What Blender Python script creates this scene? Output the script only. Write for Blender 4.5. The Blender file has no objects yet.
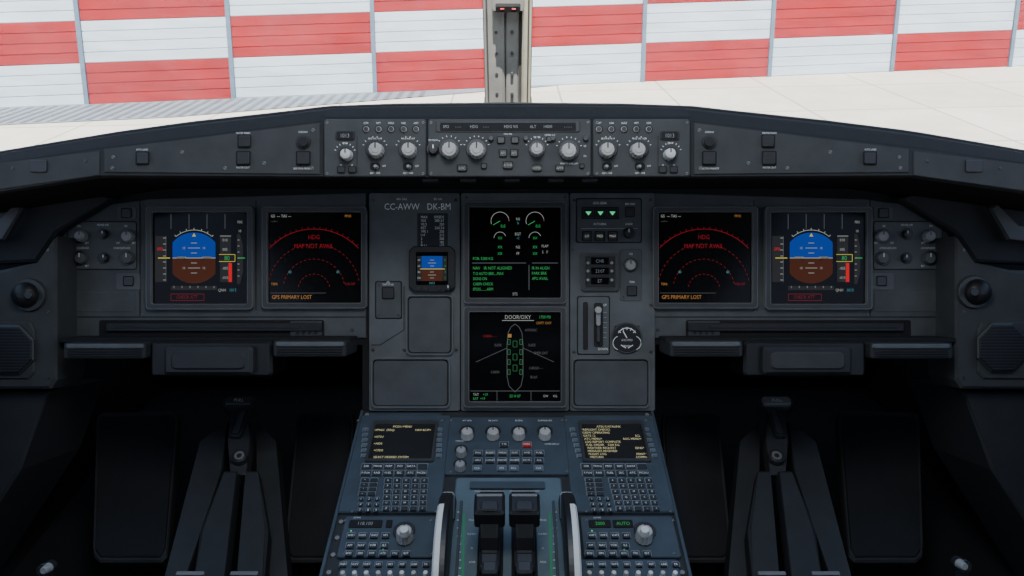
import bpy, math, random
from mathutils import Vector, Matrix
random.seed(4)
FPX=740.0; S=0.0017; D=FPX*S; TH=math.radians(25)
ROOT=Matrix.Translation((0,0,4.5))@Matrix.Rotation(-TH,4,'X')
sc=bpy.context.scene
# ---------------------------------------------------------------- materials
def mk(name,col,rough=.5,metal=0.0,var=.12,scale=30,bump=0.0,emit=0.0,spec=.5):
    m=bpy.data.materials.new(name); m.use_nodes=True
    nt=m.node_tree; p=nt.nodes['Principled BSDF']
    p.inputs['Roughness'].default_value=rough; p.inputs['Metallic'].default_value=metal
    p.inputs['Specular IOR Level'].default_value=spec
    if emit>0:
        p.inputs['Base Color'].default_value=(0.01,0.01,0.01,1)
        p.inputs['Emission Color'].default_value=(*col,1); p.inputs['Emission Strength'].default_value=emit
        return m
    tc=nt.nodes.new('ShaderNodeTexCoord'); nz=nt.nodes.new('ShaderNodeTexNoise')
    nz.inputs['Scale'].default_value=scale; nz.inputs['Detail'].default_value=4
    nt.links.new(tc.outputs['Object'],nz.inputs['Vector'])
    cr=nt.nodes.new('ShaderNodeValToRGB')
    cr.color_ramp.elements[0].position=.3; cr.color_ramp.elements[1].position=.7
    cr.color_ramp.elements[0].color=(*[c*(1-var) for c in col],1)
    cr.color_ramp.elements[1].color=(*[min(1,c*(1+var)) for c in col],1)
    nt.links.new(nz.outputs['Fac'],cr.inputs['Fac']); nt.links.new(cr.outputs['Color'],p.inputs['Base Color'])
    if bump>0:
        b=nt.nodes.new('ShaderNodeBump'); b.inputs['Strength'].default_value=bump; b.inputs['Distance'].default_value=.001
        n2=nt.nodes.new('ShaderNodeTexNoise'); n2.inputs['Scale'].default_value=scale*20
        nt.links.new(tc.outputs['Object'],n2.inputs['Vector'])
        nt.links.new(n2.outputs['Fac'],b.inputs['Height']); nt.links.new(b.outputs['Normal'],p.inputs['Normal'])
    return m
PAN=mk('panel_grey_paint',(.084,.09,.095),.65,bump=.15,spec=.25)
PAN2=mk('panel_grey_paint_light',(.115,.124,.13),.65,bump=.15,spec=.25)
PANF=mk('panel_grey_paint_upper',(.055,.058,.06),.7,bump=.15,spec=.25)
PANG=mk('panel_grey_paint_autopilot',(.063,.067,.069),.7,bump=.15,spec=.25)
PAND=mk('panel_grey_paint_shaded',(.032,.034,.037),.7,bump=.15,spec=.3)  # dark paint, taken lower so corners look shadowed
GSH=mk('glareshield_leatherette',(.017,.016,.015),.85,bump=.5,scale=60,spec=.2)
BLK=mk('black_plastic',(.012,.012,.013),.45)
GAP=mk('gap_black',(.006,.006,.007),.8)
BEZ=mk('bezel_dark_grey',(.045,.047,.05),.45)
BEZL=mk('bezel_edge_grey',(.19,.19,.19),.4)
SCR=mk('screen_glass_black',(.005,.005,.006),.12,spec=.15)
KG=mk('knob_grey',(.3,.3,.3),.45)
KL=mk('knob_light_grey',(.44,.43,.41),.45)
KD=mk('knob_dark',(.03,.03,.033),.4)
KEY=mk('key_dark_grey',(.026,.032,.038),.5)
KEYB=mk('key_blue_grey',(.1,.125,.15),.5)
KOUT=mk('key_outline_highlight',(.19,.22,.25),.5)  # outline tint carries the bluish highlights of the key tops
PED=mk('pedestal_blue_grey',(.054,.072,.092),.6,bump=.1,spec=.3)
PEDL=mk('pedestal_quadrant_blue',(.105,.15,.18),.5,bump=.1,spec=.35)
FOOT=mk('footwell_shade_black',(.012,.012,.014),.8)  # very low albedo puts the footwell's deep shade into the colour
FOOTG=mk('footwell_grey',(.03,.032,.035),.6)
PDL=mk('pedal_dark_rubber',(.016,.017,.019),.7,bump=.3,spec=.3)
PDE=mk('pedal_edge_grey',(.034,.035,.038),.6,spec=.3)
MET=mk('brushed_metal_dark',(.12,.12,.12),.35,metal=.8)
LAB=mk('label_white_print',(.85,.86,.83),.6,var=.02)
LABD=mk('label_grey_print',(.3,.32,.32),.6,var=.02)
WHT=mk('white_plastic',(.65,.65,.62),.4)
REDP=mk('red_plastic',(.4,.02,.015),.4)
POST=mk('post_light_grey_paint',(.3,.3,.28),.45)
POSTY=mk('post_sunlit_cream',(.5,.47,.36),.45)  # cream tone stands for sunlight on the post's right side
POSTD=mk('post_dark_grey_paint',(.09,.09,.09),.5)
E={k:mk('screen_'+k,c,.5,emit=e,spec=.2) for k,c,e in [
 ('blue',(.005,.10,.75),.40),('brown',(.22,.05,.01),.26),('red',(.8,.015,.04),.24),('redbright',(1,.02,.02),.6),('green',(.08,.8,.2),.4),
 ('white',(.7,.75,.7),.42),('amber',(1,.45,.1),.36),('cyan',(.15,.7,.8),.35),('grey',(.2,.2,.22),.09),('yellow',(1,.85,.1),.5),('lamp',(.1,.9,.35),.8),('edge_sheen',(.1,.7,.4),.18),('mcdu',(.85,.8,.45),.7),('dimred',(.6,.03,.06),.3),('dimwhite',(.6,.65,.7),.13),('dimgreen',(.1,.6,.2),.22)]}
# ---------------------------------------------------------------- frames
def frame(o,u,v):
    u=Vector(u).normalized(); v=Vector(v).normalized(); n=u.cross(v)
    M=Matrix.Identity(4)
    for i in range(3):
        M[i][0]=u[i]; M[i][1]=v[i]; M[i][2]=n[i]; M[i][3]=o[i]
    return M
def ray(px,py): return Vector(((px-512)/FPX,1,(288-py)/FPX))
def at(px,py,d): return ray(px,py)*d
def hit(F,px,py,n=0.0):
    nn=Vector((F[0][2],F[1][2],F[2][2])); o=Vector((F[0][3],F[1][3],F[2][3]))
    r=ray(px,py); t=(o.dot(nn)+n)/r.dot(nn)
    q=r*t-o
    return q.dot(Vector((F[0][0],F[1][0],F[2][0]))), q.dot(Vector((F[0][1],F[1][1],F[2][1])))
def face_frame(d): return frame((0,d,0),(1,0,0),(0,0,1))
FM=face_frame(D); FG=face_frame(1.05); FC=face_frame(1.2)
FP=frame((0,D,-123*S),(1,0,0),(0,160,103))
_tc={}
def txmesh(s):
    if s in _tc: return _tc[s]
    cu=bpy.data.curves.new('t','FONT'); cu.body=s; cu.resolution_u=2; cu.align_x='LEFT'
    ob=bpy.data.objects.new('t',cu); sc.collection.objects.link(ob)
    dg=bpy.context.evaluated_depsgraph_get(); ev=ob.evaluated_get(dg); me=ev.to_mesh()
    vs=[(v.co.x,v.co.y) for v in me.vertices]; fs=[tuple(p.vertices) for p in me.polygons]
    ev.to_mesh_clear(); bpy.data.objects.remove(ob); bpy.data.curves.remove(cu)
    _tc[s]=(vs,fs); return _tc[s]
class B:
    def __init__(s,name): s.name=name; s.v=[]; s.f=[]; s.m=[]; s.sm=[]; s.mats=[]; s.du=0.0
    def mi(s,m):
        if m not in s.mats: s.mats.append(m)
        return s.mats.index(m)
    def add(s,F,pts,faces,mat,smooth=False):
        b=len(s.v); k=s.mi(mat)
        for p in pts: s.v.append(F@Vector(p) if F is not None else Vector(p))
        for f in faces:
            s.f.append(tuple(b+i for i in f)); s.m.append(k); s.sm.append(smooth)
    def loft(s,F,loops,mat,cap0=False,cap1=True,smooth=False,capmat=None):
        n=len(loops[0]); pts=[p for l in loops for p in l]; fs=[]
        for k in range(len(loops)-1):
            for i in range(n):
                j=(i+1)%n; fs.append((k*n+i,k*n+j,(k+1)*n+j,(k+1)*n+i))
        s.add(F,pts,fs,mat,smooth)
        if cap1: s.add(F,loops[-1],[tuple(range(n))],capmat or mat)
        if cap0: s.add(F,loops[0],[tuple(reversed(range(n)))],mat)
    def ol(s,cu,cv,w,h,r,n,seg=3):
        r=min(r,w*.49,h*.49); o=[]
        for (sx,sy,a0) in [(1,-1,-90),(1,1,0),(-1,1,90),(-1,-1,180)]:
            for i in range(seg+1):
                a=math.radians(a0+90*i/seg)
                o.append((cu+sx*(w/2-r)+r*math.cos(a),cv+sy*(h/2-r)+r*math.sin(a),n))
        return o
    def L(s,F,px,py,n=0): u,v=hit(F,px,py,n); return u+s.du,v
    def R(s,F,x0,y0,x1,y1,n=0):
        xm=(x0+x1)/2; ym=(y0+y1)/2
        a=hit(F,x0,ym,n)[0]; b=hit(F,x1,ym,n)[0]; c=hit(F,xm,y0,n)[1]; d=hit(F,xm,y1,n)[1]
        return (a+b)/2+s.du,(c+d)/2,b-a,c-d
    def box(s,F,x0,y0,x1,y1,n0,n1,mat,r=1.5,ch=.0006,capmat=None,seg=2):
        cu,cv,w,h=s.R(F,x0,y0,x1,y1,n1); r=r*S
        s.loft(F,[s.ol(cu,cv,w,h,r,n0,seg),s.ol(cu,cv,w,h,r,n1-ch,seg),s.ol(cu,cv,w-2*ch,h-2*ch,max(r-ch,.0002),n1,seg)],mat,capmat=capmat)
    def ring(s,F,o,i,n0,n1,mat,ro=3,ri=2,ni=0.0,imat=None):
        cu,cv,w,h=s.R(F,*o,n1); a=s.ol(cu,cv,w,h,ro*S,n0); b=s.ol(cu,cv,w-.001,h-.001,ro*S,n1)
        cu,cv,w,h=s.R(F,*i,n1); c=s.ol(cu,cv,w+.001,h+.001,ri*S,n1); d=s.ol(cu,cv,w,h,ri*S,ni)
        s.loft(F,[a,b],mat,cap1=False); s.loft(F,[b,c],imat or mat,cap1=False); s.loft(F,[c,d],imat or mat,cap1=False)
    def cyl(s,F,px,py,r,n0,n1,mat,seg=20,r1=None,ch=.0006,knurl=0,capmat=None):
        u,v=s.L(F,px,py,n1); sc_=(s.L(F,px+1,py,n1)[0]-u); r0=r*sc_; r1=r0 if r1 is None else r1*sc_
        def c(rr,n): return [(u+rr*(1-(knurl if i%2 else 0))*math.cos(2*math.pi*i/seg),v+rr*(1-(knurl if i%2 else 0))*math.sin(2*math.pi*i/seg),n) for i in range(seg)]
        s.loft(F,[c(r0,n0),c(r1,n1-ch),c(r1-ch,n1)],mat,smooth=False,capmat=capmat)
    def quad(s,F,x0,y0,x1,y1,n,mat):
        s.poly(F,[(x0,y1),(x1,y1),(x1,y0),(x0,y0)],n,mat)
    def poly(s,F,pp,n,mat):
        pts=[(*s.L(F,x,y,n),n) for x,y in pp]
        a=sum(pts[i][0]*pts[(i+1)%len(pts)][1]-pts[(i+1)%len(pts)][0]*pts[i][1] for i in range(len(pts)))
        if a<0: pts=pts[::-1]
        s.add(F,pts,[tuple(range(len(pts)))],mat)
    def prism(s,F,pp,n0,n1,mat,ch=.001,cap0=False):
        pts=[s.L(F,x,y,n1) for x,y in pp]
        a=sum(pts[i][0]*pts[(i+1)%len(pts)][1]-pts[(i+1)%len(pts)][0]*pts[i][1] for i in range(len(pts)))
        if a<0: pts=pts[::-1]
        cx=sum(p[0] for p in pts)/len(pts); cy=sum(p[1] for p in pts)/len(pts)
        ins=[]
        for x,y in pts:
            d=math.hypot(x-cx,y-cy); k=(d-ch*1.4)/d; ins.append((cx+(x-cx)*k,cy+(y-cy)*k,n1))
        s.loft(F,[[(x,y,n0) for x,y in pts],[(x,y,n1-ch) for x,y in pts],ins],mat,cap0=cap0)
    def line(s,F,pp,w,n,mat):
        pts=[Vector(s.L(F,x,y,n)) for x,y in pp]; w=w*S/2
        for a,b in zip(pts[:-1],pts[1:]):
            d=b-a
            if d.length<1e-7: continue
            d.normalize(); q=Vector((-d.y,d.x))*w
            s.add(F,[(*(a-q),n),(*(b-q),n),(*(b+q),n),(*(a+q),n)],[(0,1,2,3)],mat)
    def arc(s,F,cx,cy,r,a0,a1,w,n,mat,dash=0,seg=32):
        for i in range(seg):
            if dash and (i//dash)%2: continue
            A=math.radians(a0+(a1-a0)*i/seg); Bq=math.radians(a0+(a1-a0)*(i+1)/seg)
            s.line(F,[(cx+r*math.cos(A),cy-r*math.sin(A)),(cx+r*math.cos(Bq),cy-r*math.sin(Bq))],w,n,mat)
    def T(s,F,t,px,py,h,mat,n=.001,al='C',wf=.85):
        vs,fs=txmesh(t)
        if not vs: return
        x0=min(v[0] for v in vs); x1=max(v[0] for v in vs)
        u,v=s.L(F,px,py,n); k=(s.L(F,px+1,py,n)[0]-u)*h/.7
        ox={'C':-(x0+x1)/2,'L':-x0,'R':-x1}[al]
        s.add(F,[(u+(a+ox)*k*wf,v+(b-.35)*k,n) for a,b in vs],fs,mat)
    def screw(s,F,px,py,r=1.6,n0=0,m=None):
        s.cyl(F,px,py,r,n0,n0+.0012,m or MET,seg=10,ch=.0003)
        s.line(F,[(px-r*.7,py-r*.5),(px+r*.7,py+r*.5)],.5,n0+.0014,BLK)
    def knob(s,F,px,py,r,n0,h,mat,mark=True,skirt=KD):
        s.cyl(F,px,py,r*1.22,n0,n0+h*.15,skirt,seg=24)
        s.cyl(F,px,py,r,n0+h*.15,n0+h,mat,seg=28,r1=r*.86,knurl=.06,ch=.0012)
        s.cyl(F,px,py,r*.5,n0+h,n0+h*1.06,mat,seg=16)
        if mark: s.line(F,[(px,py-r*.15),(px,py-r*.8)],1,n0+h*1.08,BLK if mat in (KL,KG,WHT) else LAB)
    def btn(s,F,px,py,w,h,n0,mat=KD,t=None,tm=None,hh=.004):
        o=KOUT if F is FP else GAP
        s.box(F,px-w/2-.7,py-h/2-.6,px+w/2+.7,py+h/2+.6,n0,n0+.0008,o,r=1)
        s.box(F,px-w/2,py-h/2,px+w/2,py+h/2,n0,n0+hh,mat,r=.8)
        if t: s.T(F,t,px,py,min(h*.55,2.6),tm or LAB,n0+hh+.0002)
    def done(s,parent=None,world=None):
        me=bpy.data.meshes.new(s.name)
        lo=Vector([min(v[i] for v in s.v) for i in range(3)]); hi=Vector([max(v[i] for v in s.v) for i in range(3)]); c=(lo+hi)/2
        me.from_pydata([v-c for v in s.v],[],s.f)
        for m in s.mats: me.materials.append(m)
        me.polygons.foreach_set('material_index',s.m); me.polygons.foreach_set('use_smooth',s.sm); me.update()
        ob=bpy.data.objects.new(s.name,me); sc.collection.objects.link(ob)
        ob.matrix_world=(ROOT if world is None else world)@Matrix.Translation(c)
        return ob
def interp(tab,x):
    if x<=tab[0][0]: 
        (a,b),(c,d)=tab[0],tab[1]; return b+(d-b)*(x-a)/(c-a)
    for (a,b),(c,d) in zip(tab[:-1],tab[1:]):
        if x<=c: return b+(d-b)*(x-a)/(c-a)
    (a,b),(c,d)=tab[-2],tab[-1]; return b+(d-b)*(x-a)/(c-a)
# ================================================================= MAIN PANEL
p=B('instrument_panel')
LP=[(58,338),(58,226),(78,209),(150,199),(366,193),(366,338)]
p.prism(FM,[(40,345),(40,215),(78,180),(940,180),(976,215),(976,345),(656,345),(656,412),(362,412),(362,345)],-.05,-.0035,GAP)
p.prism(FM,LP,-.01,0,PAN); p.prism(FM,[(1014-x,y) for x,y in LP],-.01,0,PAN)
for sx in (0,1):
    X=(lambda x:x) if sx==0 else (lambda x:1010-x)
    def bx(x0,y0,x1,y1,*a,**k):
        x0,x1=X(x0),X(x1); p.box(FM,min(x0,x1),y0,max(x0,x1),y1,*a,**k)
    bx(67,221,137,270,0,.0005,GAP,r=3); bx(68,222,136,269,0,.0015,PAN2,r=2)
    for kx,ky in [(79,236),(126,236),(79,258),(126,258)]:
        p.knob(FM,X(kx),ky,6.2,.0015,.012,KG if ky<240 else PAN2)
    for kx,ky in [(102,234),(103,258)]:
        p.cyl(FM,X(kx),ky,6,.0015,.003,KD); p.knob(FM,X(kx),ky,4,.003,.009,KD)
    for t,x,y in [('PFD',79,226),('PFD/ND XFR',103,225),('ND',126,226),('OFF',71,243),('BRT',87,243),('OFF',118,243),('BRT',134,243),('LOUDSPEAKER',82,248),('CONSOLE/FLOOR',122,248),('OFF',71,266),('BRT',87,266)]:
        p.T(FM,t,X(x),y,2.1,LAB,.0018,wf=.7)
    bx(117,207,136,219,0,.0012,PAN2); p.btn(FM,X(126),213,9,9,.0012,KD)
    bx(116,273,140,290,0,.0012,PAN2); p.btn(FM,X(128),281,9,9,.0012,KD)
    for a,b in [(63,215),(63,300),(142,315),(255,312),(62,330),(258,203),(142,204),(352,330)]: p.screw(FM,X(a),b)
    bx(70,292,135,312,0,.001,PAN)
    bx(99,320,324,339,0,.0012,GAP,r=2); bx(106,323,322,331,0,.008,BLK,r=1); bx(112,325,300,328,.008,.010,PAND,r=1)
    bx(290,321,322,336,0,.004,BEZ,r=1)
    for i in range(4): bx(296+i*6,323,298+i*6,334,.004,.006,BLK,r=.5)
    p.line(FM,[(X(140),200),(X(140),316)],1,.0006,GAP); p.line(FM,[(X(60),317),(X(366),317)],1,.0006,GAP)
    p.line(FM,[(X(256),200),(X(256),312)],.8,.0006,GAP)
for r_ in [(369,193,460,411),(461,193,569,411),(570,193,655,411)]:
    p.box(FM,*r_,-.003,.003,PAN2,r=2)
N=.003
def pocket(x0,y0,x1,y1):
    p.box(FM,x0,y0,x1,y1,N,N+.0006,GAP,r=5,seg=4); p.box(FM,x0+1.6,y0+1.6,x1-1.6,y1-1.6,N,N+.0012,PAN,r=4,seg=4)  # black outline and darker fill imitate the shading of a recess
    p.ring(FM,(x0-1.5,y0-1.5,x1+1.5,y1+1.5),(x0+.6,y0+.6,x1-.6,y1-.6),N,N+.005,BEZL,ro=5,ri=4,ni=N+.0006,imat=PAN2)
pocket(407,296,452,354); pocket(372,359,449,407); pocket(573,359,649,407)
p.T(FM,'CC-AWW',402,206.5,6.5,LAB,N+.0004); p.T(FM,'DK-BM',439,206.5,6.5,LAB,N+.0004)
p.T(FM,'REG CALL',402,199,2,LAB,N+.0004); p.T(FM,'SEL CAL',438,199,2,LAB,N+.0004)
p.box(FM,417,213,448,249,N,N+.0002,PAND,r=1)
for i,(a,b) in enumerate([('MAX',' SPEEDS'),('VLE','280/.67'),('VLO','250'),('RET','220/.54'),('VFE 1','230'),('1+F','215'),('2','200'),('3','185'),('FULL','177')]):
    p.T(FM,a,421,217+i*3.6,2.6,LAB,N+.0005,al='L'); p.T(FM,b,444,217+i*3.6,2.6,LAB,N+.0005,al='R')
p.box(FM,375,281,402,319,N,N+.001,GAP,r=2); p.box(FM,376,282,401,318,N,N+.002,PAN,r=2)
p.btn(FM,388,293,11,11,N+.002,KD); p.T(FM,'TERR ON ND',388,284.5,1.9,LAB,N+.0023,wf=.7)
for a in [(379,285),(398,315),(379,315)]: p.screw(FM,*a,r=1.2,n0=N+.002)
p.line(FM,[(404,286),(404,330),(380,345),(371,345)],.8,N+.0003,GAP)
p.cyl(FM,388,283,2,N+.002,N+.004,KG)
p.box(FM,576,198,642,243,N,N+.0008,GAP,r=2); p.box(FM,577,199,641,242,N,N+.002,PAN,r=2)
n=N+.002
p.box(FM,582,207,619,219,n,n+.003,BLK,r=1)
for x in (588.5,600.5,612.5):
    p.ring(FM,(x-5.5,208,x+5.5,218),(x-4.6,209,x+4.6,217),n+.003,n+.004,KD,ro=.6,ri=.5,ni=n+.003)
    p.poly(FM,[(x-3,211.5),(x+3,211.5),(x,215.5)],n+.0036,E['lamp'])
p.T(FM,'LDG GEAR',600,203,2.4,LAB,n+.0004)
p.btn(FM,630,212,8,9,n,KD); p.T(FM,'BRK FAN',630,204,2,LAB,n+.0004)
p.T(FM,'AUTO/BRK',600,224,2.2,LAB,n+.0004); p.box(FM,581,228,638,229,n,n+.0002,LABD,r=.2)
for x,t in ((587,'LO'),(600,'MED'),(613,'MAX')): p.btn(FM,x,236,8,9,n,KD,t,E['white'])
p.knob(FM,629,233,5,n,.009,KD); p.T(FM,'A/SKID',629,224,2,LAB,n+.0004)
p.box(FM,620,249,642,301,N,N+.0015,PAN,r=2); p.knob(FM,631,265,6,N+.0015,.01,KG); p.T(FM,'ND',631,254,2,LAB,N+.002); p.btn(FM,632,291,9,9,N+.0015,KD); p.T(FM,'TERR',632,282,2,LAB,N+.002)
p.screw(FM,624,297,1.3,N+.0015); p.screw(FM,573,250,1.3,N); p.screw(FM,651,250,1.3,N)
for a in [(373,200),(456,200),(373,350),(456,350),(466,197),(565,197),(574,200),(651,200),(651,305),(574,352),(651,352),(404,350)]: p.screw(FM,*a,n0=N)
p.T(FM,'LDG GEAR',597,298,2,LAB,N+.0004)
p.box(FM,577,296,610,355,N,N+.001,GAP,r=2); p.box(FM,578,297,609,354,N,N+.0022,PAN2,r=2)
p.box(FM,583,302,588,350,N+.002,N+.003,BLK,r=1.5)
p.T(FM,'UP',605,305,2.4,LAB,N+.0025); p.T(FM,'DOWN',603,349,2.4,LAB,N+.0025)
for i in range(6): p.box(FM,603,312+i*5,607,313+i*5,N+.002,N+.0025,LABD,r=.2)
p.done()
g=B('landing_gear_lever')
g.box(FM,594,303,603,347,N+.002,N+.004,BLK,r=2)
g.box(FM,597,310,600,342,N+.004,N+.014,MET,r=1)
g.box(FM,596.3,307,600.7,326,N+.012,N+.020,KG,r=2); g.cyl(FM,598.5,310,3.4,N+.016,N+.026,KL,seg=24)
g.done()
g=B('brake_pressure_gauge'); n=N
g.cyl(FM,627,338,15.5,n,n+.004,BEZ,seg=36,capmat=BLK)
g.arc(FM,627,338,14.6,0,360,.5,n+.0045,PAN2,seg=40)
g.arc(FM,627,338,10,30,150,.9,n+.0045,LAB,seg=16); g.arc(FM,620,343,7,110,250,.7,n+.0045,LAB,seg=12); g.arc(FM,634,343,7,-70,70,.7,n+.0045,LAB,seg=12)
for a in (40,65,90,115,140): 
    A=math.radians(a); g.line(FM,[(627+8*math.cos(A),338-8*math.sin(A)),(627+11*math.cos(A),338-11*math.sin(A))],.8,n+.0046,LAB)
g.line(FM,[(627,338),(623,331)],1,n+.005,LAB); g.line(FM,[(621,345),(626,348)],1,n+.005,LAB); g.line(FM,[(633,345),(628,348)],1,n+.005,LAB)
g.T(FM,'ACCU PRESS',627,340,2,LAB,n+.0046,wf=.7); g.T(FM,'BRAKES',627,346,2,LAB,n+.0046,wf=.7)
for a in range(4):
    A=math.radians(45+90*a); g.screw(FM,627+16.5*math.cos(A),338-16.5*math.sin(A),1,n)
g.done()
g=B('chronometer_clock'); n=N
g.box(FM,581,253,619,291,n,n+.003,BEZ,r=3); g.ring(FM,(581,253,619,291),(585,256,615,288),n+.003,n+.006,BEZL,ni=n+.003,imat=BEZ)
g.box(FM,586,257,614,287,n+.003,n+.004,BLK,r=2)
for y,t in ((261,'CHR'),(271,'23:07'),(281,'ET')):
    g.box(FM,591,y-3.5,609,y+3.5,n+.004,n+.0045,SCR,r=.5); g.T(FM,t,600,y,3.4,LABD,n+.005)
for x,y in ((588,263),(612,263),(588,280),(612,280),(588,271),(612,271)): g.cyl(FM,x,y,1.6,n+.004,n+.008,KG,seg=12)
g.done()
# ================================================================= DISPLAYS
def display(name,sx,sy,w,h,draw,du=0,n0=0.0):
    b=B(name); b.du=du
    b.ring(FM,(sx-6,sy-6,sx+w+6,sy+h+6),(sx-1,sy-1,sx+w+1,sy+h+1),n0,n0+.010,BEZ,ro=3,ri=2,ni=n0+.003)
    b.ring(FM,(sx-6.6,sy-6.6,sx+w+6.6,sy+h+6.6),(sx-5.6,sy-5.6,sx+w+5.6,sy+h+5.6),n0,n0+.0104,BEZL,ro=3.4,ri=3,ni=n0+.0095)
    b.ring(FM,(sx-1.7,sy-1.7,sx+w+1.7,sy+h+1.7),(sx-.8,sy-.8,sx+w+.8,sy+h+.8),n0+.009,n0+.0104,BEZL,ro=2,ri=1.6,ni=n0+.004)
    b.box(FM,sx-1.5,sy-1.5,sx+w+1.5,sy+h+1.5,n0,n0+.004,SCR,r=1,ch=.0001)
    draw(b,n0+.0044); return b.done()
def pfd(b,n):
    cx,cy=194,258
    def circ(a0,a1):
        pts=[]
        for i in range(25):
            a=math.radians(a0+(a1-a0)*i/24); pts.append((cx+max(-21.5,min(21.5,27*math.cos(a))),cy-25.5*math.sin(a)))
        return pts
    b.poly(FM,[(cx-21.5,cy)]+circ(180,0)[1:-1][::1]+[(cx+21.5,cy)],n,E['blue'])
    b.poly(FM,[(cx-21.5,cy)]+circ(180,360)[1:-1]+[(cx+21.5,cy)],n,E['brown'])
    m=n+.0003
    b.line(FM,[(cx-21.5,cy),(cx+21.5,cy)],.8,m,E['white'])
    for i,wd in ((5,3),(10,6),(15,3),(-5,3),(-10,6),(-15,3)):
        b.line(FM,[(cx-wd,cy-i),(cx+wd,cy-i)],.6,m,E['white'])
        if wd==6: b.T(FM,'10',cx-10,cy-i,2.5,E['white'],m); b.T(FM,'10',cx+10,cy-i,2.5,E['white'],m)
    b.line(FM,[(cx-17,cy),(cx-9,cy),(cx-9,cy+3)],1.6,m,BLK); b.line(FM,[(cx+17,cy),(cx+9,cy),(cx+9,cy+3)],1.6,m,BLK)
    b.line(FM,[(cx-17,cy-.8),(cx-8,cy-.8)],.5,m,E['yellow']); b.line(FM,[(cx+17,cy-.8),(cx+8,cy-.8)],.5,m,E['yellow'])
    b.poly(FM,[(cx,cy-25),(cx-2,cy-21.5),(cx+2,cy-21.5)],m,E['yellow'])
    b.arc(FM,cx,cy,28,50,130,.6,n,E['white'],seg=16)
    for a in (50,62,75,90,105,118,130):
        A=math.radians(a); b.line(FM,[(cx+28*math.cos(A),cy-28*math.sin(A)),(cx+30*math.cos(A),cy-30*math.sin(A))],.7,n,E['white'])
    for x in (171,189,207,225): b.line(FM,[(x,214),(x,229)],.6,n,E['dimwhite'])
    b.quad(FM,155,236,166,282,n,E['grey']); b.line(FM,[(166,236),(166,282)],.6,m,E['dimwhite'])
    for i in range(8): b.line(FM,[(163,238+i*6),(166,238+i*6)],.6,m,E['white'])
    b.line(FM,[(158,258),(170,258)],1,m,E['yellow']); b.T(FM,'SPD',160,249,3,E['redbright'],m)
    b.quad(FM,220,236,231,282,n,E['grey'])
    for i,t in enumerate(('010','005','','-005','-010')): 
        if t: b.T(FM,t,225,240+i*9.4,2.8,E['white'],m)
    b.quad(FM,219,254.5,235,261.5,n+.0002,BLK); b.line(FM,[(219,254.5),(235,254.5),(235,261.5),(219,261.5)],.6,m,E['yellow'])
    b.T(FM,'80',227,258,4.5,E['green'],m); b.quad(FM,228.5,263,232,282,m,E['redbright'])
    b.line(FM,[(220,236),(231,236)],.6,m,E['white'])
    b.poly(FM,[(237,234),(240,234),(243,246),(243,272),(240,284),(237,284)],n,E['grey'])
    for i in range(7): b.line(FM,[(237.5,240+i*6),(239.5,240+i*6)],.6,m,E['white'])
    b.line(FM,[(238,258),(245,258)],1,m,E['green'])
    b.quad(FM,171,286,217,290,n,E['grey'])
    for i in range(6): b.line(FM,[(174+i*8,286),(174+i*8,288)],.5,m,E['white'])
    b.T(FM,'CHECK ATT',187,297,3.2,E['dimred'],m); b.line(FM,[(171,294),(204,294),(204,300.5),(171,300.5),(171,294)],.5,m,E['dimred'])
    b.T(FM,'QNH',222,290,2.8,E['white'],m); b.T(FM,'1013',233,290,3,E['cyan'],m); b.T(FM,'FD2',240,222,2.4,E['white'],m)
    b.T(FM,'10',240,231,2.5,E['white'],m)
def nd(b,n):
    cx,cy=314,290
    b.arc(FM,cx,cy,61,43,137,.6,n,E['red'],seg=40)
    for r in (46,31,16): b.arc(FM,cx,cy,r,12,168,.5,n,E['red'],dash=1,seg={46:51,31:37,16:21}[r])
    for i in range(17):
        A=math.radians(46+i*5.5); b.line(FM,[(cx+61*math.cos(A),cy-61*math.sin(A)),(cx+63.5*math.cos(A),cy-63.5*math.sin(A))],.5,n,E['red'])
    b.T(FM,'HDG',cx,237,4.4,E['red'],n); b.T(FM,'MAP NOT AVAIL',cx,246,4.4,E['red'],n)
    b.T(FM,'GS',271,216,2.8,E['white'],n,al='L'); b.T(FM,'--- TAS ---',277,216,2.8,E['white'],n,al='L'); b.T(FM,'PPOS',348,216,2.4,E['amber'],n)
    b.T(FM,'---/---',271,221,2.6,E['dimwhite'],n,al='L'); b.T(FM,'80',290,272,2.5,E['cyan'],n); b.T(FM,'80',338,272,2.5,E['cyan'],n)
    b.T(FM,'GPS PRIMARY LOST',272,297,3.8,E['amber'],n,al='L'); b.T(FM,'VOR OFF',350,284,2.6,E['red'],n,wf=.7); b.line(FM,[(270,293),(326,293)],.4,n,E['dimwhite'])
    b.T(FM,'TERR',271,284,2.4,E['amber'],n,al='L')
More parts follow.
